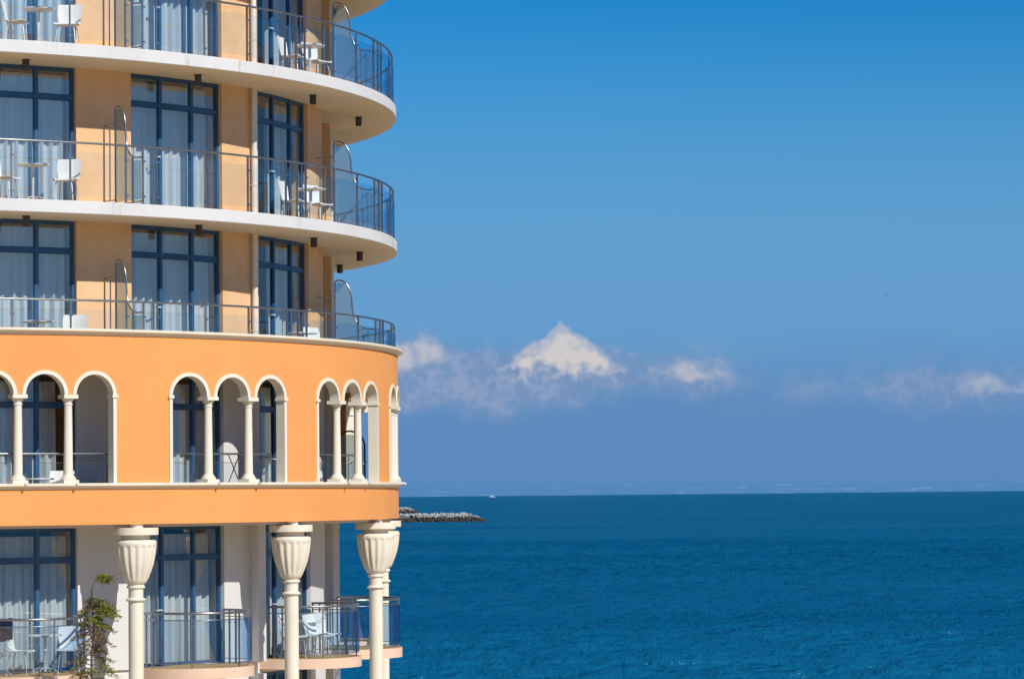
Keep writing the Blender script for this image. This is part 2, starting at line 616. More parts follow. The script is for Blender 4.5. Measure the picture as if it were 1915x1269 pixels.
# piers between the window bays
for lv in (-1, 0, 1, 2, 3, 4):
    z0 = L[lv]
    z1 = L[lv + 1] - (.2 if lv in (0, 1) else SLAB_T)
    for k, md in enumerate(MIDS):
        mb = MB()
        mb.arc(10.12, R_PIER, 0, z1 - z0, -3.35, 3.35, 8)
        hp(mb, 'pier', 'peach_plaster' if lv >= 2 else 'white_plaster', md, z0)
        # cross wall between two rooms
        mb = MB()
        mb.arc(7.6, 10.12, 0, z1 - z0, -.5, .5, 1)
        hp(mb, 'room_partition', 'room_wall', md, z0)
    # boxed pilaster beside the rain pipe on the lower floors
    if lv <= 0:
        for md in (59.2, 99.2, 19.2):
            mb = MB()
            mb.arc(10.6, 10.84, 0, z1 - z0, -.72, .72, 2)
            hp(mb, 'pilaster', 'white_plaster', md + 1.9, z0)


# windows: blue frame (three lights with a transom) and six panes
def build_window_mesh(height, transom=2.10):
    edges = [-6.62, -2.32, 2.32, 6.62]
    fr = MB()
    panes = []
    rf, rb = R_WIN + .035, R_WIN - .05

    def chord(p, side):             # point offset along tangent by side metres
        q = pol(1, p)
        return Vector((0, 0, 0)), q

    def bar(pa, pb, z0, z1, rf=rf, rb=rb):
        a0, a1 = pol(rb, pa), pol(rf, pa)
        b0, b1 = pol(rb, pb), pol(rf, pb)
        fr.hexa([(a0[0], a0[1], z0), (a1[0], a1[1], z0), (b1[0], b1[1], z0), (b0[0], b0[1], z0)],
                [(a0[0], a0[1], z1), (a1[0], a1[1], z1), (b1[0], b1[1], z1), (b0[0], b0[1], z1)])
    d = .20                          # half width of a mullion in degrees
    for i, e in enumerate(edges):
        if i == 0:
            bar(e, e + .32, 0, height)
        elif i == 3:
            bar(e - .32, e, 0, height)
        else:
            bar(e - d, e + d, 0, height)
    for i in range(3):
        a = edges[i] + (.32 if i == 0 else d)
        b_ = edges[i + 1] - (.32 if i == 2 else d)
        bar(a, b_, 0, .07, rf - .004, rb + .004)
        bar(a, b_, transom, transom + .075, rf - .004, rb + .004)
        bar(a, b_, height - .05, height, rf - .004, rb + .004)
        for z0, z1 in ((.07, transom), (transom + .075, height - .05)):
            # leaf frame, set a little back, and its pane
            s_ = .07
            bar(a, a + s_, z0, z1, rf - .02, rb + .01)
            bar(b_ - s_, b_, z0, z1, rf - .02, rb + .01)
            bar(a + s_, b_ - s_, z0, z0 + .025, rf - .022, rb + .012)
            bar(a + s_, b_ - s_, z1 - .025, z1, rf - .022, rb + .012)
            pm = MB()
            r0, r1 = R_WIN - .012, R_WIN - .004
            pa, pb = a + s_, b_ - s_
            q = [pol(r, p) for p in (pa, pb) for r in (r0, r1)]
            pm.hexa([(q[0][0], q[0][1], z0 + .025), (q[1][0], q[1][1], z0 + .025), (q[3][0], q[3][1], z0 + .025), (q[2][0], q[2][1], z0 + .025)],
                    [(q[0][0], q[0][1], z1 - .025), (q[1][0], q[1][1], z1 - .025), (q[3][0], q[3][1], z1 - .025), (q[2][0], q[2][1], z1 - .025)])
            me = pm.mesh('pane')
            me.materials.append(MATS['window_glass'])
            panes.append(me)
    me = fr.mesh('window')
    me.materials.append(MATS['blue_frame'])
    return me, panes


hd = MB()
hd.box(-.07, .07, -.05, -.02, -.012, .012)
hd.box(-.07, -.05, -.025, .01, -.012, .012)
handle_me = hd.mesh('handle')
handle_me.materials.append(MATS['white_metal'])
WM = {}
for lv in (-1, 0, 1, 2, 3, 4):
    hh = L[lv + 1] - L[lv] - (.2 if lv in (0, 1) else SLAB_T)
    key = round(hh, 3)
    if key not in WM:
        WM[key] = build_window_mesh(hh - .004)
    wm, pms = WM[key]
    for bc in BAYS[1:] if lv >= 0 else BAYS[2:4]:
        w = place('window', wm, hotel, (0, 0, ZH + L[lv]), bc)
        if bc > 80:
            w.scale = (.98, .98, 1)
        for pm in pms:
            place('pane', pm, w)
        hm = place('handle', handle_me, w, pol(R_WIN + .035, -2.9, 1.12), -2.9)


# curtains hanging inside the windows
def curtain(lv, bc, label, p0=-6.3, p1=6.3, seed=0):
    rnd = random.Random(seed)
    ht = FH - SLAB_T - .12
    mb = MB()
    n = 150
    ph = [rnd.uniform(0, 6.28) for _ in range(4)]
    fq, am = rnd.uniform(25, 39), rnd.uniform(.75, 1.2)
    for i in range(n + 1):
        u = i / n
        p = p0 + (p1 - p0) * u
        s_ = u * (p1 - p0) * .18
        off = .06 * am * sin(s_ * fq + ph[0] + 1.2 * sin(s_ * 5 + ph[1])) + .026 * sin(s_ * 61 + ph[2]) + .012 * sin(s_ * 13 + ph[3])
        for z, k in ((.03, 1.0), (.9, .95), (1.8, .8), (ht, .55)):
            mb.v.append(pol(10.25 + off * k, p, z))
    for i in range(n):
        for j in range(3):
            mb.f.append((4 * i + j, 4 * i + 4 + j, 4 * i + 5 + j, 4 * i + 1 + j))
    o = mb.obj('curtain', 'curtain', None, 60, (CX, CY, EYE + L[lv]), bc)
    tag(o, label, 'curtain', 'curtains behind the balcony windows')


FLOOR = {4: 'the top balcony floor', 3: 'the middle balcony floor', 2: 'the lowest balcony floor',
         1: 'the arched floor', 0: 'the floor below the orange band'}
BAYN = {29.2: 'leftmost', 49.2: 'middle', 69.2: 'right-hand'}
for lv in (4, 3, 2, 1, 0):
    for k, bc in enumerate((29.2, 49.2, 69.2)):
        p0, p1 = -6.3, 6.3
        if bc == 69.2:
            p0 = -1.6 if lv != 1 else -3.0
        if lv == 1 and bc == 29.2:
            p1 = 5.2
        curtain(lv, bc, 'white pleated curtain in the %s window on %s' % (BAYN[bc], FLOOR[lv]), p0, p1, lv * 10 + k)

# ------------------------------------------------------------------ arcade wall
Z_BOT, Z_TOP = -.467, 3.092
SPRING, SILL = 1.965, .305
R_IN = 11.89
A_R = .425                                   # opening radius in the wall (trim sits inside it)
deg_per_m = 180 / pi / R_WALL
A_SP = {9.2: 1.06, 29.2: 1.0, 49.2: 1.09, 69.2: 1.08, 89.2: 1.06, 109.2: 1.06, 129.2: 1.06}   # arch spacing in metres
GROUPS = sorted(A_SP)
mb = MB()
samples = []                                 # (phi, zlow) ; zlow None means solid to the bottom
p = P0
for g in GROUPS:
    sp = A_SP[g]
    kx = sp / 1.0
    lo = g - (sp + A_R * kx) * deg_per_m
    hi = g + (sp + A_R * kx) * deg_per_m
    nsol = max(2, int((lo - p) / 1.2))
    for i in range(nsol + 1):
        samples.append((p + (lo - p) * i / nsol, None))
    samples.append('open')
    for a in (-1, 0, 1):
        n = 18
        for i in range(n + 1):
            t = pi - pi * i / n
            samples.append((g + (a * sp + A_R * kx * cos(t)) * deg_per_m, SPRING + A_R * sin(t)))
    samples.append('close')
    p = hi
n = 20
for i in range(n + 1):
    samples.append((p + (P1 - p) * i / n, None))


def wall_quad(a, b, za, zb, zt):
    A, B = pol(R_WALL, a), pol(R_WALL, b)
    a_, b_ = pol(R_IN, a), pol(R_IN, b)
    V = [(A[0], A[1], za), (B[0], B[1], zb), (B[0], B[1], zt), (A[0], A[1], zt),
         (a_[0], a_[1], za), (b_[0], b_[1], zb), (b_[0], b_[1], zt), (a_[0], a_[1], zt)]
    mb.add(V, [(0, 1, 2, 3), (5, 4, 7, 6), (4, 5, 1, 0), (3, 2, 6, 7)])


def jamb(a, z0, z1, flip):
    A, B = pol(R_WALL, a), pol(R_IN, a)
    q = [(A[0], A[1], z0), (B[0], B[1], z0), (B[0], B[1], z1), (A[0], A[1], z1)]
    mb.add(q, [(0, 1, 2, 3) if flip else (3, 2, 1, 0)])


prev = None
mode = 'solid'
for smp in samples:
    if smp == 'open':
        jamb(prev[0], SILL, SPRING, False); mode = 'open'; op = prev[0]; continue
    if smp == 'close':
        jamb(prev[0], SILL, SPRING, True)
        m_ = 12
        for i in range(m_):               # wall below the sill
            a, b_ = op + (prev[0] - op) * i / m_, op + (prev[0] - op) * (i + 1) / m_
            wall_quad(a, b_, Z_BOT, Z_BOT, SILL - .1)
        mode = 'solid'; prev = (prev[0], None); continue
    if prev is not None and smp[0] - prev[0] > 1e-6:
        if smp[1] is None:
            wall_quad(prev[0], smp[0], Z_BOT, Z_BOT, Z_TOP)
        else:
            wall_quad(prev[0], smp[0], prev[1] if prev[1] is not None else SPRING, smp[1], Z_TOP)
    prev = smp
arcade = hp(mb, 'arcade_wall', 'orange_plaster', 0, 0, 25)

# cornice and sill mouldings
mb = MB()
prof = [(11.80, 3.08), (12.065, 3.08), (12.085, 3.09), (12.085, 3.112), (12.105, 3.118), (12.12, 3.135), (12.15, 3.150), (12.172, 3.152),
        (12.174, 3.195), (12.165, 3.20), (11.78, 3.20), (11.78, 3.15)]
mb.sweep(prof, P0, P1, 190)
hp(mb, 'cornice', 'cream_stone', 0, 0, 30)
mb = MB()
prof = [(11.77, .205), (12.07, .200), (12.085, .206), (12.088, .228), (12.10, .236), (12.115, .250), (12.15, .262), (12.165, .264),
        (12.167, .306), (12.158, .312), (11.77, .312)]
mb.sweep(prof, P0, P1, 190)
hp(mb, 'sill_moulding', 'cream_stone', 0, 0, 30)

# arch trims, jamb strips, impost blocks and the small columns
r0, r1, q0, q1 = .382, .452, R_IN - .012, R_WALL + .028


def trim_mesh(kx, n=24):
    """cream moulding round one arch; kx widens it to its group's spacing"""
    m_ = MB()
    for i in range(n + 1):
        t = pi - pi * i / n
        for rr, RR in ((r0, q0), (r0, q1), (r1, q1), (r1, q0)):
            m_.v.append(pol(RR, (rr * cos(t) * kx) * deg_per_m, SPRING + rr * sin(t)))
    for i in range(n):
        for k in range(4):
            k2 = (k + 1) % 4
            m_.f.append((4 * i + k, 4 * i + 4 + k, 4 * i + 4 + k2, 4 * i + k2))
    m_.f += [(0, 1, 2, 3), (4 * n + 3, 4 * n + 2, 4 * n + 1, 4 * n)]
    me = m_.mesh('arch_trim', 30)
    me.materials.append(MATS['cream_stone'])
    return me


jm = MB()
jm.arc(q0, q1, SILL, SPRING - .05, -.035 * deg_per_m, .035 * deg_per_m, 1)
jm.arc(q0 - .01, q1 + .022, SPRING - .048, SPRING + .006, -.062 * deg_per_m, .062 * deg_per_m, 1)
jamb_me = jm.mesh('jamb_strip'); jamb_me.materials.append(MATS['cream_stone'])
for g in GROUPS:
    trim_me = trim_mesh(A_SP[g])
    for a in (-1, 0, 1):
        place('arch_trim', trim_me, arcade, None, g + a * A_SP[g] * deg_per_m)
    for sgn in (-1, 1):
        place('jamb_strip', jamb_me, arcade, None, g + sgn * (A_SP[g] + .417 * A_SP[g]) * deg_per_m)

COL_R = 11.965
sh = MB().lathe([(.088, .155), (.086, .20), (.080, .9), (.074, 1.44), (.076, 1.455), (.088, 1.462), (.088, 1.475), (.076, 1.482), (.076, 1.50)], 24)
shaft_me = sh.mesh('shaft', 35); shaft_me.materials.append(MATS['cream_stone'])
cp = MB().lathe([(.076, 1.50), (.082, 1.515), (.105, 1.545), (.118, 1.565), (.118, 1.578)], 24)
cp.box(-.142, .142, -.150, .150, 1.578, 1.648)
cap_me = cp.mesh('capital', 35); cap_me.materials.append(MATS['cream_stone'])
bs = MB().box(-.15, .15, -.15, .15, 0, .06)
bs.lathe([(.145, .06), (.15, .075), (.145, .09), (.125, .10), (.122, .115), (.105, .14), (.09, .156)], 24)
base_me = bs.mesh('base', 35); base_me.materials.append(MATS['cream_stone'])
sp_ = MB().tube([(.08, -.12, -.005), (.08, -.20, -.012), (.08, -.26, -.035)], .022, 8)
spout_me = sp_.mesh('drain_spout', 40); spout_me.materials.append(MATS['white_metal'])
GN = {9.2: 'far left', 29.2: 'left', 49.2: 'middle', 69.2: 'right', 89.2: 'round-the-corner', 109.2: 'hidden', 129.2: 'hidden'}
for g in GROUPS[1:6]:
    for sgn in (-1, 1):
        if g > 90 and sgn > 0 or g > 100:
            continue
        ph = g + sgn * A_SP[g] / 2 * deg_per_m
        o = thing('arcade_column', 'small cream column, %s of the pair in the %s triple arch' % ('left' if sgn < 0 else 'right', GN[g]), 'column',
                  at(COL_R, ph, SILL + .008), ph, 'small columns of the arcade')
        for nm, me in (('base', base_me), ('shaft', shaft_me), ('capital', cap_me), ('drain_spout', spout_me)):
            place(nm, me, o)


# ------------------------------------------------------------------ railings
def arc_pts(r, p0, p1, z, step=.8):
    n = max(2, int(abs(p1 - p0) / step))
    return [pol(r, p0 + (p1 - p0) * i / n, z) for i in range(n + 1)]


def glass_panel(parent, r, p0, p1, z0, z1, mat, t=.01, n=6):
    m_ = MB()
    m_.arc(r - t / 2, r + t / 2, z0, z1, p0, p1, n)
    return m_.obj('glass_panel', mat, parent, 40)


pst = MB()
pst.box(-.013, .013, -.02, .02, 0, 1.09)
pst.box(-.045, .045, -.034, -.02, .13, .165)
pst.box(-.045, .045, -.034, -.02, .80, .835)
pst.box(-.04, .04, -.05, .03, .0, .012)
post_me = pst.mesh('post'); post_me.materials.append(MATS['steel'])
br = MB().tube([(0, 0, 0), (0, 0, 1.09)], .009, 6)
bar_me = br.mesh('baluster', 40); bar_me.materials.append(MATS['steel'])
RAIL_R = 11.99
for lv in (4, 3, 2):
    rr = RAIL_R
    o = thing('balcony_railing', 'curved steel and glass railing along %s' % FLOOR[lv], 'railing', (CX, CY, EYE + L[lv]), 0, 'curved balcony railings')
    m_ = MB().tube(arc_pts(rr, 1, 150, 1.10, .7), .021, 10)
    m_.obj('handrail', 'steel', o, 50)
    for bc in [9.2] + BAYS[1:] + [129.2]:
        ps = [bc - 8.5, bc - 2.95, bc + 2.6, bc + 8.2]
        for p in ps:
            place('post', post_me, o, pol(rr, p), p)
        for a, b_ in zip(ps[:-1], ps[1:]):
            glass_panel(o, rr + .03, a + .25, b_ - .25, .10, .92, 'rail_glass')
        md = bc + 10.0
        place('post', post_me, o, pol(rr, md), md)
        for d in (-1.0, .85):
            place('baluster', bar_me, o, pol(rr, md + d), md + d)
        glass_panel(o, rr + .03, ps[-1] + .2, md - .25, .10, .92, 'rail_glass', n=2)
        glass_panel(o, rr + .03, md + .25, bc + 20 - 8.5 - .2, .10, .92, 'rail_glass', n=2)

for g in GROUPS[1:5]:
    o = thing('arcade_railing', 'steel and glass rail inside the %s triple arch' % GN[g], 'railing', (CX, CY, EYE + L[1]), g, 'rails inside the arches')
    sp = A_SP[g]
    hw = (sp + .37 * sp) * deg_per_m
    rr = 11.76
    m_ = MB().tube(arc_pts(rr, -hw, hw, 1.19), .02, 8)
    m_.obj('handrail', 'steel', o, 50)
    m_ = MB().tube(arc_pts(rr, -hw, hw, 1.02), .006, 6)
    m_.obj('wire', 'steel', o, 50)
    for e in (-hw, -sp / 2 * deg_per_m, sp / 2 * deg_per_m, hw):
        m_ = MB().tube([pol(rr, e, .45), pol(rr, e, 1.19)], .012, 8)
        m_.tube([pol(rr, e, 1.0), pol(rr + .10, e, 1.06)], .01, 6)
        m_.obj('post', 'steel', o, 50)
    for a in (-1, 0, 1):
        glass_panel(o, rr + .02, (a * sp - sp / 2 + .06) * deg_per_m, (a * sp + sp / 2 - .06) * deg_per_m, .40, 1.0, 'rail_glass', n=3)

# ------------------------------------------------------------------ lower semicircular balconies and their railings
BC_R, B_RAD = 10.94, 1.19


def semi(rad, back, n=36):
    """outline of a balcony in local tangent/outward coordinates: from left wall round to right wall"""
    pts = [(-rad, -back)]
    for i in range(n + 1):
        t = pi - pi * i / n
        pts.append((rad * cos(t), rad * sin(t)))
    pts.append((rad, -back))
    return pts


for bc in BAYS[1:6]:
    mb = MB()
    pts = semi(B_RAD, .45)
    k = len(pts)
    z0, z1 = -.205, 0.0
    vs_ = [(x, -BC_R - y, z0) for x, y in pts] + [(x, -BC_R - y, z1) for x, y in pts]
    fs_ = [(i, i + 1, k + i + 1, k + i) for i in range(k - 1)] + [tuple(reversed(range(k))), tuple(range(k, 2 * k)), (k - 1, 0, k, 2 * k - 1)]
    mb.add(vs_, fs_)
    o = hp(mb, 'balcony_slab', 'balcony_peach', bc, L[0] + .03, 40)
    o.data.materials.append(MATS['balcony_tile'])
    for pl in o.data.polygons:
        if abs(pl.normal.z) > .9 and pl.center.z > -.05:
            pl.material_index = 1

pst = MB()
pst.box(-.014, .014, -.014, .014, -.03, 1.04)
pst.box(-.03, .03, -.02, .02, .80, .82)
post2_me = pst.mesh('post'); post2_me.materials.append(MATS['steel'])
BB = {29.2: 'leftmost', 49.2: 'middle', 69.2: 'right-hand', 89.2: 'farthest'}
for bc in BAYS[1:5]:
    o = thing('rounded_balcony_railing', 'blue glass railing of the %s rounded balcony under the orange band' % BB[bc], 'railing',
              at(BC_R, bc, L[0] + .03), bc, 'railings of the rounded balconies')
    rad = B_RAD - .07
    pts = semi(rad, .32, 40)
    MB().tube([(x, -y, 1.05) for x, y in pts], .024, 10).obj('handrail', 'steel', o, 50)
    MB().tube([(x, -y, .92) for x, y in pts], .010, 8).obj('glass_top_rail', 'steel', o, 50)
    MB().tube([(x, -y, .09) for x, y in pts], .008, 8).obj('glass_foot_rail', 'steel', o, 50)
    ths = [-88, -45, 9, 62, 88]
    for th in ths:
        place('post', post2_me, o, (rad * sin(radians(th)), -rad * cos(radians(th)), 0), th)
    for sx in (-1, 1):
        for yy in (.14, .30):
            place('post', post2_me, o, (sx * rad, yy, 0), 0)
    for a, b_ in zip(ths[:-1], ths[1:]):
        m_ = MB()
        n = 12
        aa = [radians(a + 1.5 + (b_ - a - 3) * i / n) for i in range(n + 1)]
        vs_ = []
        for t in aa:
            for r in (rad - .004 + .022, rad + .006 + .022):
                for z in (.08, .925):
                    vs_.append((r * sin(t), -r * cos(t), z))
        fs_ = []
        for i in range(n):
            b4 = 4 * i
            fs_ += [(b4 + 2, b4 + 6, b4 + 7, b4 + 3), (b4 + 4, b4, b4 + 1, b4 + 5), (b4 + 1, b4 + 3, b4 + 7, b4 + 5), (b4, b4 + 4, b4 + 6, b4 + 2)]
        fs_ += [(0, 2, 3, 1), (4 * n, 4 * n + 1, 4 * n + 3, 4 * n + 2)]
        m_.add(vs_, fs_)
        m_.obj('glass_panel', 'blue_glass', o, 40)

# ------------------------------------------------------------------ urn-headed columns
FL = 16
urn_prof = [(.160, -1.605), (.185, -1.585), (.215, -1.545), (.252, -1.465), (.295, -1.36), (.335, -1.24), (.362, -1.12), (.379, -1.02), (.389, -.93),
            (.395, -.86), (.396, -.82), (.385, -.785), (.35, -.768), (.29, -.765)]


def urn_mesh():
    m_ = MB()
    n = FL * 8
    k = len(urn_prof)
    for i in range(n):
        a = 2 * pi * i / n
        c_ = abs(((i % 8) - 4) / 4.0)              # 0 in the groove, 1 on the rib
        g = max(0.0, 1 - (c_ / .6) ** 2)
        for r, z in urn_prof:
            fade = max(0.0, min(1.0, (z + 1.56) / .12)) * max(0.0, min(1.0, (-.865 - z) / .03))
            fade = fade if z > -1.56 else 0
            rr = r - .026 * g ** .6 * fade * (r / .39)
            m_.v.append((rr * cos(a), rr * sin(a), z))
    for i in range(n):
        i2 = (i + 1) % n
        for j in range(k - 1):
            m_.f.append((i * k + j, i2 * k + j, i2 * k + j + 1, i * k + j + 1))
    m_.f += [tuple(reversed([i * k for i in range(n)])), tuple(i * k + k - 1 for i in range(n))]
    return m_


# refine the profile so that the flute heads are crisp
fine = []
for (ra, za), (rb, zb) in zip(urn_prof[:-1], urn_prof[1:]):
    st = 3 if -1.56 < za < -.84 else 1
    for i in range(st):
        u = i / st
        fine.append((ra + (rb - ra) * u, za + (zb - za) * u))
fine.append(urn_prof[-1])
urn_prof = fine
um = urn_mesh().mesh('urn', 50); um.materials.append(MATS['cream_stone'])
dm = MB().lathe([(.415, -.675), (.43, -.668), (.43, -.545), (.42, -.537)], 48).mesh('abacus', 35); dm.materials.append(MATS['cream_stone'])
nk = MB().lathe([(.27, -.768), (.27, -.674)], 36)
nk.lathe([(.145, -.538), (.145, -.46)], 24)
nm_ = nk.mesh('neck', 35); nm_.materials.append(MATS['cream_stone'])
sm = MB().lathe([(.142, GROUND), (.142, -1.935), (.147, -1.93), (.178, -1.915), (.188, -1.895), (.178, -1.875), (.147, -1.862), (.140, -1.855), (.140, -1.69),
                 (.147, -1.685), (.170, -1.672), (.176, -1.652), (.170, -1.632), (.150, -1.622), (.150, -1.595)], 36).mesh('shaft', 40)
sm.materials.append(MATS['cream_stone'])
bm_ = MB().lathe([(.26, GROUND), (.26, GROUND + .18), (.22, GROUND + .2), (.22, GROUND + .26), (.15, GROUND + .32)], 36).mesh('base', 35)
bm_.materials.append(MATS['cream_stone'])
UC = {38.6: 'in front of the white wall beside the conifer', 58.6: 'in front of the right-hand rounded balcony',
      78.8: 'nearest the sea, partly shaded by the orange band', 102.6: 'half hidden behind another at the sea end'}
for ph, txt in UC.items():
    o = thing('urn_column', 'cream column with fluted urn head %s' % txt, 'column', at(11.88, ph, GROUND), ph, 'columns carrying the orange band')
    for nm, me in (('shaft', sm), ('urn', um), ('neck', nm_), ('abacus', dm), ('base', bm_)):
        place(nm, me, o, (0, 0, -GROUND))

# ------------------------------------------------------------------ rain pipes
for ph, txt, cat in ((61.0, 'between the middle and right-hand windows', 0), (101.2, 'at the sea-side edge of the wall', 0)):
    o = thing('rain_pipe', 'white rain pipe running down the peach wall %s' % txt, 'pipe', at(10.72, ph, L[2]), ph, 'rain pipes')
    MB().tube([(0, 0, 0), (0, 0, L[5] - L[2] - .3)], .058, 14).obj('pipe', 'white_pipe', o, 50)
    for lv in (2, 3, 4):
        for dz in (.75, 2.1):
            m_ = MB().lathe([(.06, -.015), (.068, -.012), (.068, .012), (.06, .015)], 14)
            m_.box(-.012, .012, .05, .12, -.012, .012)
            m_.obj('bracket', 'white_pipe', o, 40, (0, 0, L[lv] - L[2] + dz))

# ------------------------------------------------------------------ privacy screens between balconies
def screen_curve():
    # (outward distance from the main pole, height) along the S-shaped top rail
    ctrl = [(0, 1.93), (.08, 1.965), (.19, 1.93), (.29, 1.82), (.35, 1.66), (.375, 1.44), (.395, 1.26), (.45, 1.10), (.53, .99), (.66, .925), (.80, .91), (.93, .91)]
    out_ = []
    for i in range(len(ctrl) - 1):
        p0_ = ctrl[max(0, i - 1)]; p1_ = ctrl[i]; p2_ = ctrl[i + 1]; p3_ = ctrl[min(len(ctrl) - 1, i + 2)]
        for j in range(5):
            t = j / 5
            out_.append(tuple(.5 * ((2 * p1_[k]) + (-p0_[k] + p2_[k]) * t + (2 * p0_[k] - 5 * p1_[k] + 4 * p2_[k] - p3_[k]) * t * t +
                                    (-p0_[k] + 3 * p1_[k] - 3 * p2_[k] + p3_[k]) * t ** 3) for k in (0, 1)))
    out_.append(ctrl[-1])
    return out_


def plate(m_, poly, t=.012):
    """vertical plate in the local radial plane: poly of (outward, z)"""
    k = len(poly)
    vs_ = [(-t / 2, -a, b_) for a, b_ in poly] + [(t / 2, -a, b_) for a, b_ in poly]
    fs_ = [tuple(range(k)), tuple(reversed(range(k, 2 * k)))] + [(i, k + i, k + (i + 1) % k, (i + 1) % k) for i in range(k)]
    return m_.add(vs_, fs_)


SCN = {39.2: 'against the left pier', 79.2: 'at the sea-side curve'}
for lv in (4, 3, 2):
    for ph in (39.2, 79.2):
        o = thing('privacy_screen', 'S-topped glass screen %s on %s' % (SCN[ph], FLOOR[lv]), 'screen', at(11.02, ph, L[lv]), ph, 'screens between balconies')
        cv = screen_curve()
        MB().tube([(0, -a, b_) for a, b_ in cv], .017, 8).obj('top_rail', 'steel', o, 60)
        MB().tube([(0, 0, 0), (0, 0, 1.93)], .019, 10).obj('pole', 'steel', o, 60)
        MB().tube([(0, .20, .16), (0, .20, 1.60)], .013, 8).obj('pole', 'steel', o, 60)
        MB().tube([(0, .41, 1.62), (0, -.02, 1.62)], .014, 8).obj('wall_bracket', 'steel', o, 60)
        MB().tube([(0, .41, .16), (0, -.02, .16)], .012, 8).obj('wall_bracket', 'steel', o, 60)
        MB().tube([(0, 0, .07), (0, -.93, .07)], .014, 8).obj('foot_rail', 'steel', o, 60)
        MB().tube([(0, -.60, .07), (0, -.60, .94)], .011, 8).obj('pole', 'steel', o, 60)
        m_ = MB()
        plate(m_, [(.03, .11)] + [(.03, 1.87)] + [(a, b_ - .05) for a, b_ in cv if .06 < a < .56] + [(.57, .92), (.57, .11)])
        m_.obj('glass_sheet', 'screen_glass', o, None)
        m_ = MB()
        plate(m_, [(.63, .11), (.63, .87), (.90, .85), (.90, .11)])
        m_.obj('glass_sheet', 'screen_glass', o, None)
for ph in (39.2, 79.2):
    o = thing('privacy_screen', 'round-topped grey screen on the arched floor %s' % ('beside the left triple arch' if ph < 50 else 'seen through the right triple arch'),
              'screen', at(10.98, ph, L[1]), ph, 'screens between balconies')
    wd, hh = .66, 1.70
    dome = [(wd / 2 - wd / 2 * cos(pi * i / 16), hh - .33 + .33 * sin(pi * i / 16)) for i in range(17)]
    plate(MB(), [(.03, .15)] + [(.03 + a * .91, b_ - .05) for a, b_ in dome] + [(.63, .15)], .014).obj('glass_sheet', 'screen_glass', o, None)
    MB().tube([(0, 0, 0)] + [(0, -a, b_ + .02) for a, b_ in dome] + [(0, -wd, 0)], .02, 8).obj('frame_tube', 'dark_wire', o, 60)
    MB().tube([(0, .38, 1.2), (0, 0, 1.2)], .012, 8).obj('wall_bracket', 'dark_wire', o, 60)

# ------------------------------------------------------------------ ceiling lamps
lam = MB().lathe([(.062, 0), (.068, -.01), (.068, -.19), (.06, -.195), (.055, -.18), (.01, -.175)], 20, cap=False)
lam_me = lam.mesh('canister', 40); lam_me.materials.append(MATS['lamp_grey'])
ros = MB().lathe([(.08, -.002), (.08, -.015), (.06, -.018)], 20, cap=False)
ros_me = ros.mesh('ceiling_plate', 40); ros_me.materials.append(MATS['lamp_grey'])
LN = {28.9: 'in front of the leftmost window', 48.7: 'in front of the middle window', 68.9: 'in front of the right-hand window',
      89.6: 'out near the sea-side edge', 109.4: 'behind the edge of the wall'}
for lv, dn in ((4, 'upper white slab'), (3, 'lower white slab')):
    for ph, txt in LN.items():
        if lv == 4 and ph > 100:
            continue
        o = thing('ceiling_lamp', 'dark cylinder lamp under the %s, %s' % (dn, txt), 'lamp', at(11.26, ph, L[lv] - SLAB_T), ph, 'lamps under the balcony slabs')
        place('canister', lam_me, o)
        place('ceiling_plate', ros_me, o)
o = thing('ceiling_lamp', 'dark cylinder lamp near the top picture edge by the sea-side screen', 'lamp', at(11.15, 109.4, L[5] - SLAB_T), 109.4, 'lamps under the balcony slabs')
place('canister', lam_me, o)
place('ceiling_plate', ros_me, o)


# ------------------------------------------------------------------ furniture
def chair_meshes(rounded):
    prof = [(.225, .425), (.21, .445), (.12, .440), (.0, .428), (-.10, .428), (-.165, .445), (-.205, .49), (-.225, .56), (-.24, .65), (-.258, .77), (-.285, .875)]
    wid = [.205, .225, .235, .235, .225, .215, .205, .21, .232, .24, .225]
    if rounded:
        prof[-1] = (-.295, .87)
        wid = [.18, .20, .21, .21, .205, .20, .195, .20, .205, .19, .10]
    n = 8
    m_ = MB()
    k = len(prof)
    for side in (0, 1):
        for i, (y, z) in enumerate(prof):
            a = prof[max(0, i - 1)]; b_ = prof[min(k - 1, i + 1)]
            d = Vector((0, b_[0] - a[0], b_[1] - a[1])).normalized()
            nn = Vector((0, d.z, -d.y)) * (.011 if side else 0.0)
            for j in range(n + 1):
                u = -1 + 2 * j / n
                curve = .03 * u * u if i > 5 else .018 * u * u
                fx = Vector((0, curve, 0)) if i > 5 else Vector((0, 0, curve * (1 if i > 0 else .3)))
                m_.v.append(tuple(Vector((u * wid[i], y, z)) + fx + nn))
    w_ = n + 1
    off = k * w_
    for i in range(k - 1):
        for j in range(n):
            q = (i * w_ + j, i * w_ + j + 1, (i + 1) * w_ + j + 1, (i + 1) * w_ + j)
            m_.f.append(q)
            m_.f.append(tuple(off + t for t in reversed(q)))
    rim = [j for j in range(w_)] + [i * w_ + n for i in range(1, k)] + [(k - 1) * w_ + j for j in reversed(range(n))] + [i * w_ for i in reversed(range(1, k - 1))]
    for a, b_ in zip(rim, rim[1:] + rim[:1]):
        m_.f.append((b_, a, off + a, off + b_))
    me = m_.mesh('seat_shell', 45); me.materials.append(MATS['white_plastic'])
    legs = []
    for sx in (-1, 1):
        for sy in (-1, 1):
            l_ = MB().tube([(sx * .14, sy * .13, .425), (sx * .165, sy * .165 + .0, .34), (sx * .20, sy * .20, 0)], .011, 8)
            lm = l_.mesh('leg', 50); lm.materials.append(MATS['white_metal'])
            legs.append(lm)
    return me, legs


CH = {r: chair_meshes(r) for r in (False, True)}


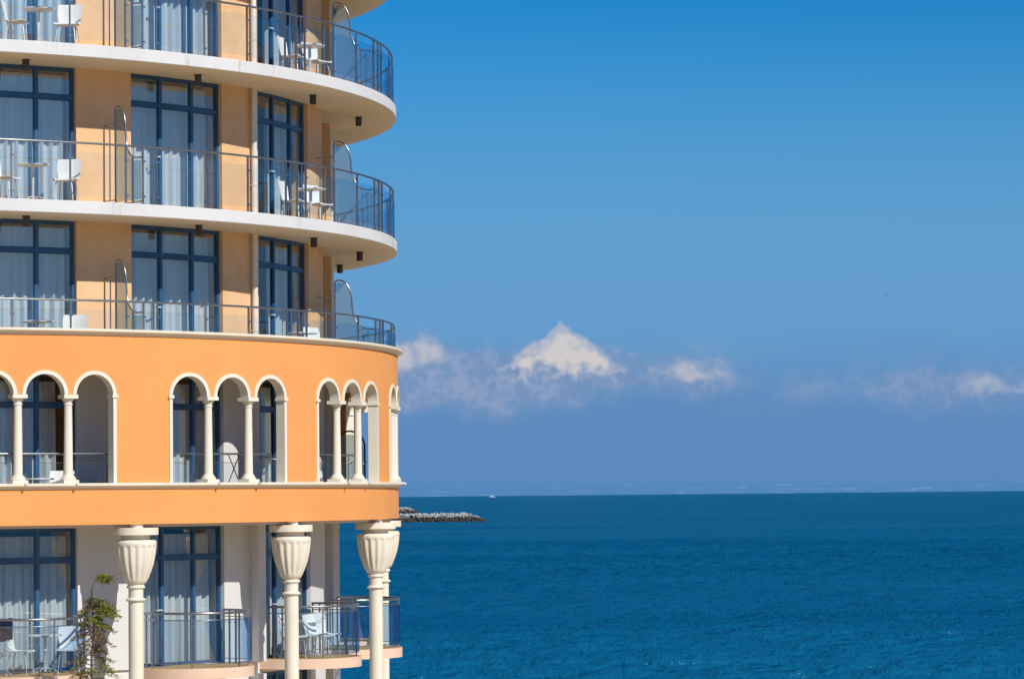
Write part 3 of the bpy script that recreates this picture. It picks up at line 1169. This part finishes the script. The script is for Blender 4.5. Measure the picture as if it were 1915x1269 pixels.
def chair(lv, r, p, yaw, label, rounded=False, z=0.0):
    """yaw: direction the sitter faces, 0 = outward, +90 = towards larger angles (right in the picture)"""
    o = thing('chair', label, 'chair', at(r, p, L[lv] + z), p + yaw + 180.0, 'white balcony chairs')
    me, legs = CH[rounded]
    place('seat_shell', me, o)
    for lm in legs:
        place('leg', lm, o)


tp = MB().lathe([(.29, .705), (.315, .712), (.32, .722), (.315, .735), (.30, .738)], 40)
top_me = tp.mesh('table_top', 40); top_me.materials.append(MATS['white_plastic'])
pe = MB().lathe([(.03, .06), (.028, .35), (.034, .68), (.07, .70), (.07, .706)], 16)
ped_me = pe.mesh('pedestal', 40); ped_me.materials.append(MATS['white_metal'])
feet = []
for i in range(4):
    a = pi / 4 + i * pi / 2
    pts = [(r * cos(a), r * sin(a), z) for r, z in ((.02, .10), (.08, .115), (.16, .105), (.23, .07), (.28, .012))]
    fm = MB().tube(pts, .013, 8).mesh('foot', 50)
    fm.materials.append(MATS['white_metal'])
    feet.append(fm)


def table(lv, r, p, label, z=0.0):
    o = thing('side_table', label, 'table', at(r, p, L[lv] + z), p, 'round white balcony tables')
    place('table_top', top_me, o)
    place('pedestal', ped_me, o)
    for fm in feet:
        place('foot', fm, o)


# topmost balcony floor
chair(4, 11.25, 27.9, 62, 'white shell chair left of the table on the topmost left balcony')
table(4, 11.25, 30.2, 'round white table between chairs on the topmost left balcony')
chair(4, 11.35, 33.0, -38, 'white shell chair right of the table on the topmost left balcony')
chair(4, 11.2, 64.8, 8, 'white shell chair seen edge-on on the topmost right balcony')
table(4, 11.35, 67.2, 'round white table on the topmost right balcony')
chair(4, 11.3, 69.6, -18, 'white shell chair beside the screen on the topmost right balcony')
# middle balcony floor
chair(3, 11.3, 26.7, 45, 'white shell chair cut by the picture edge on the middle left balcony')
table(3, 11.25, 29.6, 'round white table on the middle left balcony')
chair(3, 11.35, 32.8, -42, 'white shell chair beside the pier on the middle left balcony')
chair(3, 11.2, 64.8, 8, 'white shell chair seen edge-on on the middle right balcony')
table(3, 11.35, 67.2, 'round white table on the middle right balcony')
chair(3, 11.3, 69.9, -18, 'white shell chair beside the screen on the middle right balcony')
# floor above the orange band
chair(2, 11.3, 26.6, 60, 'white shell chair showing over the cornice at the left picture edge')
table(2, 11.25, 30.0, 'round white table just above the cornice on the left')
chair(2, 11.35, 33.4, -40, 'white shell chair back showing over the cornice beside the pier')
table(2, 11.2, 66.6, 'round white table just above the cornice on the right')
chair(2, 11.3, 69.6, -20, 'white shell chair back showing over the cornice on the right')
# arched floor
chair(1, 11.35, 26.3, 45, 'white shell chair behind the leftmost small column of the arcade')
table(1, 11.2, 30.1, 'round white table seen through the left triple arch')
chair(1, 11.35, 32.2, -30, 'white chair back beside a small column in the left triple arch')
chair(1, 11.2, 69.3, -50, 'cream chair back low in the right triple arch')
# floor below the band
chair(0, 11.4, 27.9, 52, 'white shell chair left of the table on the leftmost rounded balcony', z=.03)
table(0, 11.35, 30.5, 'round white table on the leftmost rounded balcony', .03)
chair(0, 11.4, 32.9, -32, 'white shell chair right of the table on the leftmost rounded balcony', z=.03)
chair(0, 11.15, 64.6, 5, 'white shell chair behind the second urn column on the right-hand rounded balcony', z=.03)
table(0, 11.1, 68.0, 'round white table on the right-hand rounded balcony', .03)
chair(0, 11.5, 66.8, -5, 'white shell chair nearest the glass on the right-hand rounded balcony', z=.03)
chair(0, 11.3, 71.0, -15, 'white shell chair farthest right on the right-hand rounded balcony', z=.03)


def rack(lv, r, p, label, z=0.0, mat='dark_wire', tiers=2, height=1.18, towel=False):
    o = thing('clothes_rack', label, 'clothes rack', at(r, p, L[lv] + z), p, 'folding clothes racks')
    w_, d_ = .17, .55
    th = height / tiers
    for sy in (-1, 1):
        m_ = MB()
        for t in range(tiers):
            z0, z1 = .02 + t * th, .02 + (t + 1) * th
            m_.tube([(-w_, sy * d_ / 2, z0), (w_, sy * d_ / 2, z1)], .011, 6)
            m_.tube([(w_, sy * d_ / 2, z0), (-w_, sy * d_ / 2, z1)], .011, 6)
        m_.obj('scissor_frame', mat, o, 50)
    for t in range(tiers + 1):
        for i in range(4):
            x = -w_ + 2 * w_ * i / 3
            MB().tube([(x, -d_ / 2, .02 + t * th), (x, d_ / 2, .02 + t * th)], .006, 6).obj('rod', 'white_metal', o, 50)
    return o


rack(1, 11.28, 51.9, 'dark folding clothes rack in the middle triple arch')
rack(0, 11.35, 25.9, 'folding clothes rack at the left picture edge on the leftmost rounded balcony', .03, 'white_metal', 3, 1.05)
m_ = MB()
for i in range(13):
    for j in range(9):
        u, v = i / 12, j / 8
        m_.v.append((-.16 + .34 * u, -.30 - .015 * sin(u * 14) * v, 1.06 - .40 * v - .02 * sin(u * 5)))
for i in range(12):
    for j in range(8):
        m_.f.append((9 * i + j, 9 * i + j + 1, 9 * i + 10 + j, 9 * i + 9 + j))
tw = m_.obj('towel', 'navy_cloth', None, 60, at(11.35, 25.9, L[0] + .03), 25.9)
tag(tw, 'dark navy towel hanging on the rack at the left picture edge', 'towel')

# ------------------------------------------------------------------ conifer in front of the lower left wall
def conifer():
    rnd = random.Random(11)
    X, Y, H = -7.66, 58.6, 4.72
    root = thing('conifer_tree', 'scraggly thin conifer with brown and green tufts beside the left urn column', 'tree', (X, Y, EYE + GROUND))
    tr = []
    for i in range(26):
        u = i / 25
        tr.append((.03 * sin(u * 9) + .015 * sin(u * 31), .03 * cos(u * 7), H * u))
    tr += [(.02, .02, H + .10), (.07, .03, H + .22), (.15, .04, H + .30)]
    rs = [.042 * (1 - .86 * i / (len(tr) - 1)) + .004 for i in range(len(tr))]
    MB().tube(tr, rs, 8).obj('trunk', 'bark', root, 60)
    tw, gr, brn = MB(), MB(), MB()

    def tuft(m_, c_, n, ln, spread):
        for _ in range(n):
            d = Vector((rnd.gauss(0, 1), rnd.gauss(0, 1), rnd.gauss(-.25, .7))).normalized()
            p_ = Vector(c_) + Vector((rnd.gauss(0, spread), rnd.gauss(0, spread), rnd.gauss(0, spread * .6)))
            s_ = d.cross(Vector((rnd.random(), rnd.random(), rnd.random()))).normalized() * .008
            e = p_ + d * ln * rnd.uniform(.6, 1.2)
            m_.add([p_ - s_, p_ + s_, e + s_ * .3, e - s_ * .3], [(0, 1, 2, 3)])

    def branch(z, ang, ln, droop, green):
        base = Vector((.03 * sin(z / H * 9), .03 * cos(z / H * 7), z))
        d = Vector((cos(ang), sin(ang), 0))
        pts = []
        for i in range(7):
            t = i / 6
            pts.append(base + d * ln * t + Vector((0, 0, ln * (.22 * sin(t * 2.2) - droop * t * t))))
        tw.tube(pts, [.009 * (1 - .8 * i / 6) + .0015 for i in range(7)], 5)
        for i in range(2, 7):
            for sg in (-1, 1):
                side = Vector((-d.y, d.x, 0)) * sg
                e = pts[i] + side * ln * .22 * rnd.uniform(.5, 1.2) + d * .05 + Vector((0, 0, -.05))
                tw.tube([pts[i], (pts[i] + e) / 2 + Vector((0, 0, .01)), e], [.003, .002, .0015], 4)
                tuft(gr if rnd.random() < green else brn, e, 9, .045, .022)
            tuft(gr if rnd.random() < green else brn, pts[i], 8, .042, .018)

    z = 1.2
    while z < H - .04:
        rel = H - z
        ln = .16 + .17 * min(rel, 2.2)
        bare = .62 < rel < 1.15
        for side in (0, 1, 2):
            a = (rnd.uniform(-.9, .9), rnd.uniform(pi - .9, pi + .9), rnd.uniform(0, 2 * pi))[side]
            if side == 2 and rnd.random() < .5:
                continue
            green = .08 if bare else (.9 if cos(a) > 0 else .3)
            branch(z, a, ln * rnd.uniform(.6, 1.15) * (.6 if bare and side == 0 else 1), rnd.uniform(.1, .45), green)
        z += .085
    for _ in range(14):
        branch(H - rnd.uniform(.10, .62), rnd.uniform(-.5, .5), rnd.uniform(.22, .44), .4, 1.0)
    tuft(gr, (.22, .04, H + .27), 420, .06, .055)
    tuft(brn, (.27, .04, H + .24), 220, .06, .07)
    MB().tube([(.15, .04, H + .30), (.30, .04, H + .27), (.46, .03, H + .33), (.58, .02, H + .36), (.72, 0, H + .27)], [.006, .005, .004, .003, .002], 5).obj('leader_twig', 'bark', root, 60)
    tw.obj('twigs', 'bark', root, None)
    for m_, nm in ((gr, 'needles_green'), (brn, 'needles_brown')):
        o = m_.obj('crown', nm, root, None)
        o['kind'] = 'stuff'


conifer()


# ------------------------------------------------------------------ breakwaters of tetrapods
def tetrapod(m_, c_, size, rnd):
    q = Matrix.Rotation(rnd.uniform(0, 6.28), 3, Vector((rnd.gauss(0, 1), rnd.gauss(0, 1), rnd.gauss(0, 1))).normalized())
    for d in ((1, 1, 1), (1, -1, -1), (-1, 1, -1), (-1, -1, 1)):
        d = (q @ Vector(d)).normalized()
        u = d.orthogonal().normalized()
        w_ = d.cross(u)
        vs_ = []
        for t, r in ((0, .36), (1.0, .24)):
            for j in range(6):
                a = j * pi / 3
                vs_.append(Vector(c_) + d * size * t + (u * cos(a) + w_ * sin(a)) * r * size)
        m_.add(vs_, [(j, (j + 1) % 6, 6 + (j + 1) % 6, 6 + j) for j in range(6)] + [tuple(range(6, 12))])


def breakwater(label, x0, x1, y, half_w, height, size, count, seed, dy=0.0):
    rnd = random.Random(seed)
    root = thing('breakwater', label, 'breakwater', ((x0 + x1) / 2, y, 0), 0, 'tetrapod breakwaters')
    cx = (x0 + x1) / 2
    m_ = MB()
    n = 30
    k = 9
    for i in range(n + 1):
        u = i / n
        x = x0 + (x1 - x0) * u
        end = min(1.0, max(.05, (x1 - x) / 10.0)) ** .6
        yy = dy * (u - 1)
        for j in range(k):
            t = j / (k - 1)
            prof = sin(pi * t)
            m_.v.append((x - cx, yy + half_w * end * (2 * t - 1), -2.0 + (height + .7) * prof * end + rnd.uniform(-.3, .3)))
    for i in range(n):
        for j in range(k - 1):
            m_.f.append((i * k + j, (i + 1) * k + j, (i + 1) * k + j + 1, i * k + j + 1))
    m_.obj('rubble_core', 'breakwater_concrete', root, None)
    tm = MB()
    for _ in range(count):
        u = rnd.random()
        x = x0 + (x1 - x0) * u
        end = min(1.0, max(.05, (x1 - x) / 10.0)) ** .6
        t = rnd.uniform(.02, .78)
        yy = dy * (u - 1)
        z = -1.2 + (height + .7) * sin(pi * min(t, .98)) * end + rnd.uniform(-.2, .5)
        tetrapod(tm, (x - cx, yy + half_w * end * (2 * t - 1), z), size * rnd.uniform(.85, 1.15), rnd)
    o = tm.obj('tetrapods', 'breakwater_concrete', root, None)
    o['kind'] = 'stuff'


breakwater('nearer grey tetrapod breakwater running out from behind the hotel', -190, -15.5, 1790, 9.0, 3.9, 1.35, 1150, 3, 0)
breakwater('farther short tetrapod breakwater just showing beside the orange wall', -260, -82, 2780, 9.0, 4.3, 1.6, 700, 4, 0)

# ------------------------------------------------------------------ a boat on the horizon and two gulls
bt = thing('motor_boat', 'tiny white boat on the horizon right of the breakwaters', 'boat', (-238, 36000, 0))
hl = MB()
sec = [(-34, 5.0, 5.5), (-28, 6.5, 5.2), (0, 7.5, 5.2), (20, 6.0, 6.0), (34, .3, 7.5)]
for x, w_, h_ in sec:
    hl.v += [(x, -w_, h_), (x, -w_ * .6, -1.0), (x, w_ * .6, -1.0), (x, w_, h_)]
for i in range(4):
    for k in range(4):
        hl.f.append((4 * i + k, 4 * i + 4 + k, 4 * i + 4 + (k + 1) % 4, 4 * i + (k + 1) % 4))
hl.f += [(0, 1, 2, 3), (19, 18, 17, 16)]
hl.obj('hull', 'boat_white', bt, None)
MB().hexa([(-20, -5, 5), (14, -5, 5), (14, 5, 5), (-20, 5, 5)], [(-17, -4.5, 13), (8, -4.5, 13), (8, 4.5, 13), (-17, 4.5, 13)]).obj('cabin', 'boat_white', bt, None)
MB().tube([(-4, 0, 12), (-5, 0, 22)], [.9, .3], 6).obj('mast', 'boat_white', bt, None)


def gull(loc, span, bank, label, rz):
    body = MB()
    pr_ = [(0, .5), (.05, .44), (.075, .32), (.085, .1), (.06, -.2), (.03, -.4), (.012, -.5)]
    k = 8
    for r, y in pr_:
        for j in range(k):
            a = 2 * pi * j / k
            body.v.append((r * span * .6 * cos(a), y * span * .42, r * span * .6 * sin(a)))
    for i in range(len(pr_) - 1):
        for j in range(k):
            body.f.append((i * k + j, i * k + (j + 1) % k, (i + 1) * k + (j + 1) % k, (i + 1) * k + j))
    root = thing('gull', label, 'bird', loc, rz, 'distant gulls')
    root.rotation_euler = (radians(8), radians(bank), radians(rz))
    body.obj('body', 'gull_grey', root, 60)
    for sx in (-1, 1):
        w_ = MB()
        st = [(0, .09, -.09, 0), (.2, .11, -.07, .07), (.36, .05, -.07, .08), (.5, -.08, -.11, .03)]
        for s_, a, b_, z in st:
            for zz in (.006, -.006):
                w_.v += [(sx * s_ * span, a * span, (z + zz) * span), (sx * s_ * span, b_ * span, (z + zz) * span)]
        for i in range(3):
            o_ = 4 * i
            w_.f += [(o_, o_ + 1, o_ + 5, o_ + 4), (o_ + 2, o_ + 6, o_ + 7, o_ + 3), (o_, o_ + 4, o_ + 6, o_ + 2), (o_ + 1, o_ + 3, o_ + 7, o_ + 5)]
        w_.f += [(12, 13, 15, 14), (0, 2, 3, 1)]
        w_.obj('wing', 'gull_grey', root, 60)


gull((58.2, 500, EYE + 30.4), 1.25, -20, 'larger of two faint gulls high in the sky on the right', 60)
gull((55.2, 500, EYE + 29.6), .75, 15, 'smaller of two faint gulls high in the sky on the right', 20)
